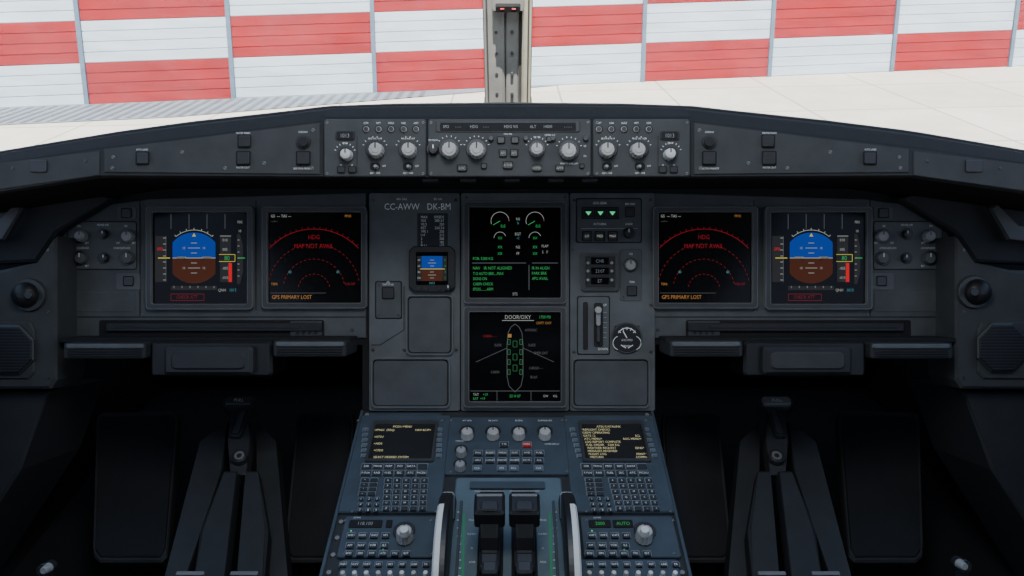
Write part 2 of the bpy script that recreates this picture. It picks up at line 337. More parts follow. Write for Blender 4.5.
def ewd(b,n):
    for cx in (500,535):
        b.arc(FM,cx,221,9,0,200,.5,n,E['white'],seg=18); b.arc(FM,cx,221,9,0,14,.8,n,E['red'],seg=3)
        b.line(FM,[(cx,221),(cx-7,225)],.7,n,E['green']); b.T(FM,'0.0',cx+3,226,3.2,E['green'],n)
        b.arc(FM,cx,238,6,20,180,.5,n,E['white'],seg=14); b.T(FM,'XX',cx,238,2.6,E['green'],n)
        b.T(FM,'XX',cx,247,2.8,E['green'],n); b.T(FM,'XX',cx,253.5,2.8,E['green'],n)
    for t,y in (('N1',219),('EGT',234),('N2',247),('FF',253.5)): b.T(FM,t,518,y,2.8,E['white'],n)
    b.T(FM,'%',518,223,2.4,E['cyan'],n); b.T(FM,'-C',518,238,2.4,E['cyan'],n)
    b.T(FM,'FOB: 5200 KG',483,258.5,2.8,E['green'],n); b.T(FM,'FLAP',545,246,2.6,E['white'],n); b.T(FM,'S   F',545,252,2.8,E['white'],n)
    b.line(FM,[(472,263),(526,263)],.7,n,E['dimwhite']); b.line(FM,[(532,263),(558,263)],.7,n,E['dimwhite']); b.line(FM,[(529,265),(529,290)],.7,n,E['dimwhite'])
    b.T(FM,'NAV',473,268,3,E['green'],n,al='L')
    b.T(FM,'IR NOT ALIGNED',484,268,3,E['green'],n,al='L')
    for i,t in enumerate(('T.O AUTO BRK....MAX','SIGNS ON','CABIN CHECK','SPLRS.........ARM')): b.T(FM,t,473,273.5+i*5.2,2.9,E['green'],n,al='L',wf=.75)
    for i,t in enumerate(('IR IN ALIGN','PARK BRK','APU AVAIL')): b.T(FM,t,532,268+i*5.2,2.9,E['green'],n,al='L',wf=.8)
    b.T(FM,'STS',515,294,2.8,E['white'],n)
def sd(b,n):
    W_=E['dimwhite']
    b.T(FM,'DOOR/OXY',518,317,4,E['white'],n); b.line(FM,[(502,320.5),(534,320.5)],.6,n,E['white'])
    b.T(FM,'CKPT OXY',544,323,2.6,E['amber'],n); b.T(FM,'1750 PSI',545,317,2.8,E['green'],n)
    O=[(515,324),(511,327),(508,333),(507,345),(507,376),(509,386),(515,392)]
    b.line(FM,O,.6,n,W_); b.line(FM,[(1030-x,y) for x,y in O],.6,n,W_)
    b.line(FM,[(507,348),(476,362)],.5,n,W_); b.line(FM,[(523,348),(554,362)],.5,n,W_)
    for y in (342,352,362,372): 
        for x in (509,521):
            b.line(FM,[(x-1.2,y-2.5),(x+1.2,y-2.5),(x+1.2,y+2.5),(x-1.2,y+2.5),(x-1.2,y-2.5)],.6,n,E['dimgreen'])
    b.quad(FM,508,334,511.5,337.5,n,E['amber'])
    for y in (344,357,368): b.line(FM,[(513,y-3),(517,y-3),(517,y+3),(513,y+3),(513,y-3)],.5,n,E['dimgreen'])
    for t,x,y,m in (('CABIN - - -',490,336,'red'),('SLIDE',498,345,'dimwhite'),('SLIDE',532,345,'dimwhite'),('CARGO - -',536,368,'dimwhite'),('BULK',534,377,'dimwhite'),('CABIN',495,372,'dimwhite'),('EMER EXIT',541,353,'dimwhite'),('AVIONIC',531,330,'dimwhite')): b.T(FM,t,x,y,2.6,E[m],n,wf=.8)
    b.line(FM,[(470,391),(560,391)],.6,n,E['dimwhite'])
    b.T(FM,'TAT',473,394.5,2.6,E['white'],n,al='L'); b.T(FM,'+19',483,394.5,2.6,E['green'],n,al='L'); b.T(FM,'SAT  +19',473,398.5,2.6,E['green'],n,al='L'); b.T(FM,'23 H 07',515,396,2.8,E['green'],n); b.T(FM,'GW      KG',557,396,2.4,E['white'],n,al='R')
    for x in (497,531): b.line(FM,[(x,391),(x,401)],.5,n,E['dimwhite'])
display('primary_flight_display',152,213,94,90,pfd); display('navigation_display',268,213,92,89,nd)
display('primary_flight_display',152,213,94,90,pfd,615*S); display('navigation_display',268,213,92,89,nd,388.5*S)
display('engine_warning_display',470,208,90,89,ewd,0,N); display('system_status_display',470,313,90,88,sd,0,N)
g=B('standby_attitude_indicator'); n=N
pp=[(414,246),(450,246),(455,251),(455,287),(450,292),(414,292),(409,287),(409,251)]
g.prism(FM,pp,n,n+.010,BLK); g.box(FM,416,252,448,285,n+.01,n+.0105,SCR,r=1,ch=.0001); m=n+.0108
g.quad(FM,420,256,445,269,m,E['blue']); g.quad(FM,420,269,445,281,m,E['brown'])
g.line(FM,[(420,269),(445,269)],.7,m+.0002,E['yellow'])
for i,wd in ((3,2),(6,4),(9,2),(-3,2),(-6,4),(-9,2)): g.line(FM,[(432-wd,269-i),(432+wd,269-i)],.5,m+.0002,E['white'])
g.quad(FM,417,256,421.5,281,m+.0001,BLK); g.quad(FM,442.5,256,447,281,m+.0001,BLK)
for i in range(4): g.T(FM,str(40+20*i),419,260+i*6,2.2,E['white'],m+.0003); g.T(FM,str(5-i),445,260+i*6,2.2,E['green'],m+.0003)
g.T(FM,'1013',432,283,2.4,E['cyan'],m)
for x in (418,425,439): g.box(FM,x-2,287,x+2,290,n+.01,n+.012,KD,r=.5)
g.knob(FM,448,288,3.2,n+.01,.008,KD); g.done()
# ================================================================= GLARESHIELD
g=B('glareshield')
crest=[(0,156),(60,146),(130,134.5),(200,125),(300,114),(330,110),(400,107.5),(512,106.5),(620,107.5),(690,110),(715,113),(820,124),(900,134),(960,144),(1024,155)]
top=[(0,162),(101,147),(322,120),(323,116),(691,116),(692,120),(912,146),(1024,162)]
bot=[(0,192),(101,176),(322,177),(692,177),(912,176),(1024,192)]
xs=sorted(set([-90,-60,-30]+list(range(0,1025,16))+[101,322,323,691,692,912,1024,1060,1100,1130]))
secs=[]
for x in xs:
    d=1.05; X=(x-512)/FPX*d
    ct=interp(crest,512+(x-512)*d/1.14); tp=interp(top,x); bt=interp(bot,x)
    zt=(288-tp)/FPX*d; zc=(288-ct)/FPX*1.14
    secs.append([(X,1.28,min((288-bt)/FPX*d+.012,.175)),(X,1.12,(288-bt)/FPX*d+.004),(X,d+.004,(288-bt)/FPX*d-.002),(X,d,(288-bt)/FPX*d+.001),(X,d,zt-.003),(X,d+.003,zt),(X,d+.035,zt+(zc-zt)*.62),(X,1.115,zc-.003),(X,1.14,zc),(X,1.17,zc-.006),(X,1.25,zc-.06),(X,1.5,zc-.16)])
k=len(secs[0])
for a,b in zip(secs[:-1],secs[1:]):
    for i in range(k-1):
        g.add(None,[a[i],b[i],b[i+1],a[i+1]],[(0,1,2,3)],PAND if i in(3,) else GSH,smooth=(i>=5))
for a,b in zip(secs[:-1],secs[1:]):
    A=Vector(a[7]);Bv=Vector(b[7]); r=.0022
    la=[(A.x,A.y+r*math.cos(t),A.z+.001+r*math.sin(t)) for t in [j*math.pi/3 for j in range(6)]]
    lb=[(Bv.x,Bv.y+r*math.cos(t),Bv.z+.001+r*math.sin(t)) for t in [j*math.pi/3 for j in range(6)]]
    g.loft(None,[la,lb],BEZ,cap1=False,smooth=True)
g.prism(FG,[(104,149),(320,123),(320,174),(104,172)],-.01,.0025,PANF)
g.prism(FG,[(909,149),(694,123),(694,174),(909,172)],-.01,.0025,PANF)
g.prism(FG,[(-70,171),(99,151),(99,175),(-70,199)],-.01,.002,PANF)
g.prism(FG,[(1085,171),(914,151),(914,175),(1085,199)],-.01,.002,PANF)
for X in (lambda x:x, lambda x:1012.5-x):
    n=.0025
    for x,y,w,h in ((142,158,11,11),(244,141,11,11),(243,158,12,12),(303,158,12,12)):
        g.box(FG,X(x)-w/2-1.2,y-h/2-1.2,X(x)+w/2+1.2,y+h/2+1.2,n,n+.002,GAP,r=1); g.box(FG,X(x)-w/2,y-h/2,X(x)+w/2,y+h/2,n,n+.006,KD,r=1)
        g.line(FG,[(X(x)-w/2+1,y),(X(x)+w/2-1,y)],.4,n+.0063,BEZ)
    g.cyl(FG,X(303),141.5,7,n,n+.004,KD,seg=28); g.cyl(FG,X(303),141.5,5,n+.004,n+.008,BLK,seg=28)
    for x,y in ((113,157),(264,163),(182,152),(313,130),(312,168),(112,168),(225,168)): g.screw(FG,X(x),y,1.8,n,BEZL)
    for t,x,y in (('MASTER WARN',243,133,),('MASTER CAUT',243,167.5),('CHRONO',303,132),('SIDE STICK PRIORITY',303,168.5),('AUTO LAND',142,149.5)): g.T(FG,t,X(x),y,1.9,LAB,n+.0003,wf=.75)
    g.box(FG,X(38)-8,160,X(38)+8,172,.002,.005,KD,r=1); g.screw(FG,X(85),161,1.4,.002); g.screw(FG,X(12),168,1.4,.002)
for x in (430,468,512,556,590): g.box(FG,x-8,178,x+8,181.5,-.02,-.004,PAND,r=1)
g.done()
# ---------------- autopilot control panel
g=B('autopilot_control_panel'); n=.008
g.box(FG,323,118,691,177.5,-.01,.005,GAP,r=2)
for r_ in ((324,119,426,176.5),(428,119,591,176.5),(593,119,690,176.5)): g.box(FG,*r_,.005,n,PANG,r=2,ch=.0012)
g.box(FG,436,121,580,132,n,n+.0015,BLK,r=1.5); g.box(FG,440,122.5,576,131,n+.0015,n+.002,GAP,r=1)
for t,x in (('SPD',446),('- - -',458),('HDG',474),('- - -',486),('HDG V/S',511),('ALT',533),('14000',548),('- - - -',568)): g.T(FG,t,x,126.5,3,LABD,n+.0023)
for x,y,r,m in ((449,149,8.6,KL),(476.5,149,8.6,KL),(537,148.5,7,KL),(569,150,8.6,KL),(345,153.5,6,WHT),(375,149,8,KL),(408,149,8,KL),(608,149,8,KL),(639,149,8,KL),(671,153,6,WHT)):
    g.knob(FG,x,y,r,n,.018,m)
    for a in range(20,161,20):
        A=math.radians(a); g.line(FG,[(x+(r+3.5)*math.cos(A),y-(r+3.5)*math.sin(A)),(x+(r+5)*math.cos(A),y-(r+5)*math.sin(A))],.5,n+.0003,LAB)
g.knob(FG,433,149,5.5,n,.01,KD)
for X in (lambda x:x, lambda x:1015-x):
    g.box(FG,X(345)-9.5,131,X(345)+9.5,140,n,n+.002,BLK,r=1.5); g.box(FG,X(345)-8,132,X(345)+8,139,n+.002,n+.0025,GAP,r=1); g.T(FG,'1013',X(345),135.5,4,LABD,n+.003)
    g.T(FG,'QNH',X(345),143,1.9,LAB,n+.0003)
    for i,t in enumerate(('CSTR','WPT','VOR.D','NDB','ARPT')):
        x=X(366+i*12.5); g.cyl(FG,x,129,3.8,n,n+.001,GAP,seg=18); g.cyl(FG,x,129,3.1,n,n+.004,KL,seg=18,r1=2.8,capmat=KD); g.T(FG,t,x,123,1.9,LAB,n+.0003,wf=.75)
    for x,t in ((341,'FD'),(352,'LS')): g.btn(FG,X(x),169.5,7,6,n,KD); g.T(FG,t,X(x),165,1.5,LAB,n+.0003)
    for x,t in ((375,'ADF 1 VOR'),(408,'ADF 2 VOR')):
        g.box(FG,X(x)-5,162.5,X(x)+5,170,n,n+.001,GAP,r=2); g.cyl(FG,X(x),166,2.4,n,n+.012,KG,seg=14,r1=1.6); g.T(FG,t,X(x),173,1.9,LAB,n+.0003,wf=.75); g.T(FG,'OFF',X(x)+9,166,1.8,LAB,n+.0003)
    g.T(FG,'ROSE  ARC  PLAN',X(375),138.5,1.7,LAB,n+.0003,wf=.7); g.T(FG,'10 20 40 80 160',X(408),138.5,1.7,LAB,n+.0003,wf=.7)
    g.line(FG,[(X(357),136),(X(357),174)],.5,n+.0003,GAP)
for x,y,w,h,t in ((501,140,7,6,None),(515,140,7,6,None),(503,153,7,7,'AP1'),(514,153,7,7,'AP2'),(508,165,9,7,'A/THR'),(462,168,9,6,'LOC'),(537,168,8,6,'EXPED'),(560,168,8,6,'APPR'),(484,166,5,5,None),(582,166,4,4,None),(550,139,6,5,None)):
    g.btn(FG,x,y,w,h,n,KD,t,E['white'])
for x in (491,526,553,586): g.cyl(FG,x,138,2.6,n,n+.006,KD,seg=14)
for t,x,y in (('SPD MACH',433,140),('HDG TRK',508,134),('METRIC ALT',550,135),('PUSH TO LEVEL OFF',569,163.5),('100 1000',537,137),('UP',585,146),('DN',585,156)): g.T(FG,t,x,y,1.8,LAB,n+.0003,wf=.75)
for x in (327,423,431,588,597,687):
    for y in (122.5,173.5): g.screw(FG,x,y,1.4,n,BEZL)
g.done()
# ================================================================= PEDESTAL
g=B('center_pedestal')
uL,_=hit(FP,362,411); uR,_=hit(FP,652,411); uL-=.002;uR+=.002
def pbox(b,u0,v0,u1,v1,n0,n1,mat,ch=.002,cap0=False):
    cu=(u0+u1)/2;cv=(v0+v1)/2;w=u1-u0;h=v1-v0
    b.loft(FP,[b.ol(cu,cv,w,h,.002,n0),b.ol(cu,cv,w,h,.002,n1-ch),b.ol(cu,cv,w-2*ch,h-2*ch,.002,n1)],mat,cap0=cap0)
pbox(g,uL,-.62,uR,.004,-.45,-.002,PAND)
g.box(FP,366,413,442,415.5,-.002,0,PED)
rails=((uL,uL+.005),(uR-.005,uR))
for a,b in rails: pbox(g,a,-.6,b,.0,-.002,.003,PED,ch=.001)
for u in (uL+.012,uR-.012):
    for i in range(14):
        v=-.01-i*.028
        g.loft(FP,[[(u+.0035*math.cos(t*math.pi/4),v+.0035*math.sin(t*math.pi/4),nn) for t in range(8)] for nn in (-.002,.0015)],BEZL)
g.done()
def mcdu(du,lines):
    g=B('flight_management_keypad_unit'); g.du=du
    cu,cv,w,h=g.R(FP,358,417,438,514,0)
    w=.150
    g.loft(FP,[g.ol(cu,cv,w,h,.003,-.002),g.ol(cu,cv,w,h,.003,.003),g.ol(cu,cv,w-.003,h-.003,.003,.005)],PED)
    n=.005
    g.ring(FP,(369,420,436,461),(372,424,433,458),n,n+.004,BEZ,ro=2,ri=1,ni=n); g.box(FP,371,423,434,459,n-.001,n+.0008,GAP,r=1,ch=.0001)
    for i,(l,c,r) in enumerate(lines):
        y=426.5+i*(30.5/max(len(lines)-1,1))
        h_=2.8 if len(lines)>9 else 3.1
        if l: g.T(FP,l,374.5-i*.12,y,h_,E['mcdu'],n+.0012,al='L',wf=.8)
        if c: g.T(FP,c,402.5,y,h_,E['mcdu'],n+.0012,wf=.8)
        if r: g.T(FP,r,431,y,h_,E['mcdu'],n+.0012,al='R',wf=.8)
    for i in range(6):
        y=429.5+i*5.2
        g.btn(FP,365.3-i*.35,y,4.5,3,n,KEYB,hh=.003); g.btn(FP,439.3-i*.1,y,4.5,3,n,KEYB,hh=.003)
    fk=['DIR','PROG','PERF','INIT','DATA','','F-PLN','RAD','FUEL','SEC','ATC','MCDU']
    for j in range(2):
        for i in range(6):
            g.btn(FP,366.5+i*11.2-j*.8,466+j*6.6,9.6,5,n,KEY,fk[j*6+i],LAB,hh=.003)
    for j in range(4):
        for i in range(2): g.btn(FP,365-j*.9+i*9,479.5+j*4.6-0,7.4,3.4,n,KEY,'<>^v'[j] if i==0 else None,LAB,hh=.003)
    al='ABCDEFGHIJKLMNOPQRSTUVWXYZ/ -+'
    for j in range(6):
        for i in range(5):
            g.btn(FP,388+i*9.1-j*.4,480+j*5.6,6.6,4.2,n,KEY,al[j*5+i],LAB,hh=.003)
    nk='123456789.0-'
    for j in range(3):
        for i in range(3):
            u=361+i*8-j*.5; g.cyl(FP,u,498.5+j*5.6,2.9,n,n+.0015,KOUT,seg=14); g.cyl(FP,u,498.5+j*5.6,2.4,n,n+.003,KEY,seg=14); g.T(FP,nk[j*3+i],u,498.5+j*5.6,2.6,LAB,n+.0033)
    for x,y in ((358,420),(442,420),(352,511),(436,511)): g.screw(FP,x,y,1.3,n,BEZL)
    g.done()
mcdu(0,[('','MCDU MENU',''),('<FMGC  (REQ)','','NAV B/UP>'),('','',''),('<ATSU','',''),('','',''),('<AIDS','',''),('','',''),('<CFDS','',''),('','',''),('SELECT DESIRED SYSTEM','','')])
dU=hit(FP,612,441)[0]-hit(FP,402.5,441)[0]
mcdu(dU,[('','ATSU DATALINK',''),('PREFLIGHT CHECKS','',''),('CREW OPERATING','',''),('GATE 12','','SCL'),('ATC MENU>','','AOC MENU>'),('LOG REPORT COMPLETE','',''),('FUEL ORDER    5200 KG','',''),('WEATHER REQUEST','','SEND*'),('MESSAGES RECEIVED','',''),('FLIGHT LOG','','PRINT*'),('<RETURN','','COMM>')])
g=B('switching_control_panel')
g.box(FP,447,417,570,474,-.002,.004,PED,r=2,ch=.001); n=.004
for x in (467,493,519,545): g.knob(FP,x,430.5,6.5,n,.016,KL)
for t,x in (('ATT HDG',467),('AIR DATA',493),('EIS DMC',519),('ECAM/ND XFR',545)): g.T(FP,t,x,420.5,2,LAB,n+.0003,wf=.75)
g.knob(FP,461,449,5.5,n,.014,KG); g.knob(FP,460,463,5.5,n,.014,KG)
g.T(FP,'UPPER DISPLAY',461,441,1.6,LAB,n+.0003,wf=.7)
lab=['ENG','BLEED','PRESS','ELEC','HYD','FUEL','APU','COND','DOOR','WHEEL','F/CTL','ALL']
for j,y in enumerate((452.5,460)):
    for i in range(6): g.btn(FP,478+i*12.3-j*.3,y,8.5,4.6,n,KEY,lab[j*6+i],LAB)
for i,t in enumerate(('CLR','','STS','RCL','','CLR')):
    if t: g.btn(FP,477+i*12.3,468,8.5,4.6,n,KEYB,t,LAB)
g.btn(FP,504,444,8.5,4.4,n,KEY,'T.O',LAB); g.btn(FP,527,444,8.5,4.4,n,REDP,'EMER',LAB); g.T(FP,'SYSTEM DISPLAY',552,444,1.8,LAB,n+.0003,wf=.75)
for x,y in ((451,420),(566,420),(451,471),(567,471)): g.screw(FP,x,y,1.3,n,BEZL)
g.done()
def radio(name,x0,x1,kx,dxs):
    g=B(name); n=.004
    g.box(FP,x0,516,x1,557,-.002,n,PED,r=2,ch=.001)
    for a,b,t in dxs: g.box(FP,a,519.5,b,527,n,n+.002,BLK,r=1,capmat=GAP); g.T(FP,t,(a+b)/2,523.3,4,E['green'] if x0>500 else LABD,n+.0025)
    g.knob(FP,kx,530,9,n,.02,KL); g.cyl(FP,kx,529,5,n+.02,n+.03,WHT,seg=24,r1=4.4)
    g.T(FP,'ACTIVE',dxs[0][0]+8,517.6,1.8,LAB,n+.0003)
    s0=x0+10
    for j,y in enumerate((535,545,553)):
        for i in range(6):
            x=s0+i*11.5-j*1.2
            if abs(x-kx)<14 and y<548: continue
            g.btn(FP,x,y,7.5,5,n,KEY,('VHF1','VHF2','VHF3','HF1','SEL','HF2','AM','NAV','VOR','ILS','MLS','ADF','BFO','ON','OFF','ATC','TFC','IDT')[j*6+i],LAB)
            if (i+j)%5==0: g.cyl(FP,x,y-4.4,.8,n,n+.001,E['lamp'],seg=8,ch=.0001)
    for x,y in ((x0+4,520),(x1-4,520),(x0+3,553),(x1-3,553)): g.screw(FP,x,y,1.4,n,BEZL)
    g.done()
radio('radio_management_panel',341,435,404,((349,382,'118.100'),(386,392,'')))
radio('radio_management_panel',582,677,645,((589,611,'2000'),(613,633,'AUTO')))
def audio(x0,x1):
    g=B('audio_control_panel'); n=.004
    g.box(FP,x0,559,x1,620,-.002,n,PED,r=2,ch=.001)
    for i in range(8):
        x=x0+8+i*(x1-x0-16)/7.0
        g.btn(FP,x,564,6.5,4.5,n,KEY,('VHF1','VHF2','VHF3','HF1','HF2','INT','CAB','PA')[i],LAB)
        g.cyl(FP,x-.6,572,3,n,n+.012,WHT if i%3 else KL,seg=16,r1=2.4); g.cyl(FP,x-1.5,582,2.6,n,n+.012,WHT,seg=16)
        g.btn(FP,x-2.5,594,6.5,5,n,KEY)
    g.done()
audio(335,434); audio(582,684)
g=B('thrust_quadrant'); n=.006
g.box(FP,449,477,567,640,-.002,n,PEDL,r=3,ch=.002)
g.box(FP,470,481,545,488,n,n+.004,PED,r=1)
for x in (490,524.5):
    g.box(FP,x-13,489,x+13,640,n,n+.002,GAP,r=2)
for sgn,x in ((-1,464),(1,550)):
    g.line(FP,[(x,513),(x+.4*sgn,530),(x+.9*sgn,552),(x+1.6*sgn,585)],2,n+.0008,E['edge_sheen'])  # glowing ribbon stands for a reflective green edge, no lamp
    for i,t in enumerate(('TO GA','FLX MCT','CL','A/THR')): g.T(FP,t,x+sgn*-7 if sgn>0 else x+8,520+i*14,2.2,LAB,n+.0005,wf=.7)
    for i in range(9): g.line(FP,[(x+sgn*3,512+i*8),(x+sgn*7,512+i*8)],.6,n+.0005,LAB)
    g.box(FP,x+sgn*7.5-1.5,500,x+sgn*7.5+1.5,640,n,n+.003,PED,r=1)
g.done()
for x in (489.5,524.5):
    g=B('thrust_lever'); F=FP
    def loop(cx,cy,w,h,n): 
        cu,cv,ww,hh=g.R(F,cx-w/2,cy-h/2,cx+w/2,cy+h/2,n); return g.ol(cu,cv,ww,hh,.003,n)
    g.loft(F,[loop(x+.5,560,20,34,.004),loop(x,548,20,26,.03),loop(x,528,18,20,.06),loop(x,510,20,16,.078)],BLK)
    g.box(F,x-15.5,491,x+15.5,513,.066,.094,BLK,r=3,ch=.004,seg=4); g.box(F,x-13,493.5,x+13,496,.094,.0955,BEZL,r=1); g.box(F,x-9,500,x+9,510,.094,.097,KD,r=3,ch=.002)
    g.box(F,x-10,532,x+10,566,.03,.044,KD,r=3,ch=.004); g.box(F,x-8,560,x+8,572,.03,.05,FOOTG,r=2,ch=.003)
    g.line(F,[(x-15,491),(x+15,491)],.8,.0942,LABD)
    for i in range(3): g.box(F,x-8,536+i*7,x+8,539+i*7,.044,.0455,BLK,r=1)
    g.done()
for x,sg in ((444,-1),(570,1)):
    g=B('pitch_trim_wheel'); u,v=hit(FP,x,553,.03); Rr=.118; nz=-.030
    prof=[(-.009,.70),(-.009,.97),(-.0065,1.0),(0,1.004),(.0065,1.0),(.009,.97),(.009,.70)]
    seg=96
    for i in range(seg):
        a0=2*math.pi*i/seg; a1=2*math.pi*(i+1)/seg; deg=360*i/seg
        for q,((du0,r0),(du1,r1)) in enumerate(zip(prof[:-1],prof[1:])):
            m=WHT if (68<=deg<=120 and ((q<=2) if sg<0 else (q>=3))) or (38<=deg<=46) else BLK
            P=lambda du_,r_,a:(u+du_,v+Rr*r_*math.cos(a),nz+Rr*r_*math.sin(a))
            g.add(FP,[P(du0,r0,a0),P(du0,r0,a1),P(du1,r1,a1),P(du1,r1,a0)],[(3,2,1,0)],m)
    for sd_ in (-.007,.007):
        pts=[(u+sd_,v+Rr*.7*math.cos(2*math.pi*i/32),nz+Rr*.7*math.sin(2*math.pi*i/32)) for i in range(32)]
        g.add(FP,pts,[tuple(range(32))],KD)
    g.done()
# ================================================================= SIDE CONSOLES / VENTS / SPEAKERS
for left in (True,False):
    X=(lambda x:x) if left else (lambda x:1012-x)
    g=B('side_console')
    mp=lambda l:[(X(a),b) for a,b in l]
    g.prism(FC,mp([(-90,272),(0,270),(38,262),(56,236),(56,380),(50,389),(-90,389)]),-.08,0,PANF,ch=.004)
    g.prism(FC,mp([(-90,322),(30,322),(34,330),(34,372),(28,379),(-90,379)]),0,.004,PANF,ch=.002)
    g.prism(face_frame(1.235),mp([(-90,190),(80,190),(112,198),(57,232),(36,262),(-90,266)]),-.05,0,PAND,ch=.004)
    g.prism(face_frame(1.22),mp([(-90,232),(-4,226),(16,204),(22,208),(4,240),(-90,250)]),0,.012,BEZ,ch=.003)
    g.screw(FC,X(48),250,1.6,0); g.screw(FC,X(48),378,1.6,0); g.screw(FC,X(48),312,1.6,0)
    g.prism(FC,mp([(-90,392),(48,392),(20,470),(-90,640)]),-.2,-.03,FOOTG,ch=.004)
    g.done()
    g=B('air_vent'); vx,vy=(28,295) if left else (975,292)
    g.cyl(FC,vx,vy,17,0,.006,BEZ,seg=36,r1=16); rr=13*1.2/FPX; u,v=hit(FC,vx,vy,.0)
    loops=[]
    for i in range(9):
        a=math.pi/2*i/9; loops.append([(u+rr*math.cos(a)*math.cos(t*math.pi/12),v+rr*math.cos(a)*math.sin(t*math.pi/12),.006+rr*math.sin(a)*.8) for t in range(24)])
    g.loft(FC,loops,BLK,smooth=True); g.cyl(FC,vx,vy,4,.006+rr*.7,.006+rr*.85,KD,seg=16); g.done()
    g=B('loudspeaker_grille'); sx,sy=(8,350) if left else (1003,348)
    oc=lambda r:[(sx+r*math.cos(math.radians(22.5+45*i)),sy-r*math.sin(math.radians(22.5+45*i))) for i in range(8)]
    g.prism(FC,oc(27),.004,.010,BEZ,ch=.002); g.prism(FC,oc(25),.010,.012,BLK,ch=.001)
    for j in range(-7,8):
        hw=23-max(0,abs(j)*3-9)*.9; g.box(FC,sx-hw,sy+j*3-.4,sx+hw,sy+j*3+.4,.012,.0130,KD,r=.3,ch=.0002)
    g.done()
    g=B('tray_table'); FT=face_frame(1.17)
    XX=(lambda x:x) if left else (lambda x:1016-x)
    def bb(x0,y0,x1,y1,*a,**k):
        x0,x1=XX(x0),XX(x1); g.box(FT,min(x0,x1),y0,max(x0,x1),y1,*a,**k)
    for a,b,y0,y1 in ((63,145,343,359),(273,346,341,357)):
        bb(a,y0,b,y1,-.085,.0,PAND,r=2,ch=.002); bb(a+2,y0+1,b-2,y0+6,.0,.004,PAN2,r=2,ch=.002)
        for i in range(3): bb(a+4,y0+8+i*2.4,b-4,y0+9+i*2.4,0,.002,BLK,r=.3)
    bb(150,341,272,377,-.09,-.012,BLK,r=4,ch=.004); bb(163,347,252,375,-.012,.002,FOOTG if left else PAND,r=3,ch=.005); bb(170,352,245,370,.002,.005,FOOTG if left else PANF,r=5,ch=.003)  # left box darker, right paler: light on the right put into colour
    bb(60,338,350,342.5,-.09,-.03,GAP,r=1)
    g.done()
    P0=at(512,412,1.50); P1=at(512,560,1.30); vv=P0-P1
    FR=frame((0,P0.y,P0.z),(1,0,0),vv)
    for a,b,c,e in ((96,178,92,168),(296,354,284,350)):
        g=B('rudder_pedal')
        pa=[(XX(a+6),412),(XX(b-6),410),(XX(b-1),413),(XX(b),420),(XX(e),545),(XX(e-1),556),(XX(e-7),562),(XX(c+7),562),(XX(c+1),556),(XX(c),546),(XX(a),422),(XX(a+1),415)]
        g.prism(FR,pa,-.02,0,PDE,ch=.003)
        ins=[(XX(a+6),416),(XX(b-6),415),(XX(b-3),420),(XX(e-3),548),(XX(e-8),557),(XX(c+8),557),(XX(c+3),550),(XX(a+3),421)]
        g.prism(FR,ins,0,.003,PDL,ch=.002)
        m_=(a+b)/2; g.box(FR,XX(m_)-6,430,XX(m_)+6,470,-.12,-.02,FOOT)
        g.done()
    g=B('rudder_pedal_adjuster')
    FA=frame((0,1.42,at(512,400,1.42).z),(1,0,0),at(512,400,1.42)-at(512,576,1.15))
    pr=lambda l:[(XX(a),b) for a,b in l]
    g.prism(FA,pr([(222,398),(256,398),(256,404),(247,410),(250,440),(246,474),(230,474),(227,440),(231,410),(222,404)]),-.03,0,BEZ,ch=.003)
    g.box(FA,min(XX(225),XX(253)),396,max(XX(225),XX(253)),404,0,.008,BEZ if left else BEZL,r=3,ch=.002)
    g.T(FA,'PULL',XX(239),400,3.8,LAB,.0085)
    g.cyl(FA,XX(239),455,8.5,0,.012,KD,seg=28); g.cyl(FA,XX(239),455,5,.012,.018,BEZL,seg=20); g.cyl(FA,XX(239),455,2.5,.018,.02,KD,seg=16)
    g.box(FA,min(XX(233),XX(245)),408,max(XX(233),XX(245)),436,0,.01,KD,r=3); g.box(FA,min(XX(236),XX(242)),410,max(XX(236),XX(242)),433,.01,.014,BEZ,r=2)
    g.prism(FA,pr([(224,470),(237,470),(222,600),(190,600),(200,530)]),-.02,.01,PAND,ch=.004)
    g.prism(FA,pr([(245,470),(258,470),(268,530),(262,600),(234,600)]),-.02,.01,PAND,ch=.004)
    g.prism(FA,pr([(200,440),(228,420),(222,470),(178,600),(158,600)]),-.08,-.03,FOOTG,ch=.003)
    g.prism(FA,pr([(256,420),(276,440),(290,600),(272,600),(256,470)]),-.08,-.03,FOOTG,ch=.003)
    for a,b in ((176,204),(230,258)): g.box(FA,min(XX(a),XX(b)),571,max(XX(a),XX(b)),575,.01,.016,BEZL,r=1)
    g.done()
    g=B('seat_adjustment_knob'); FK=face_frame(1.0)
    kx,ky=(43,571) if left else (965,567)
    g.cyl(FK,kx,ky,6,-.02,.0,MET,seg=24,r1=7); g.cyl(FK,kx,ky,5,0,.012,KG,seg=20,r1=3.5)
    g.box(FK,kx-4,ky+2,kx+4,ky+90,-.02,-.008,PAND,r=2); g.done()
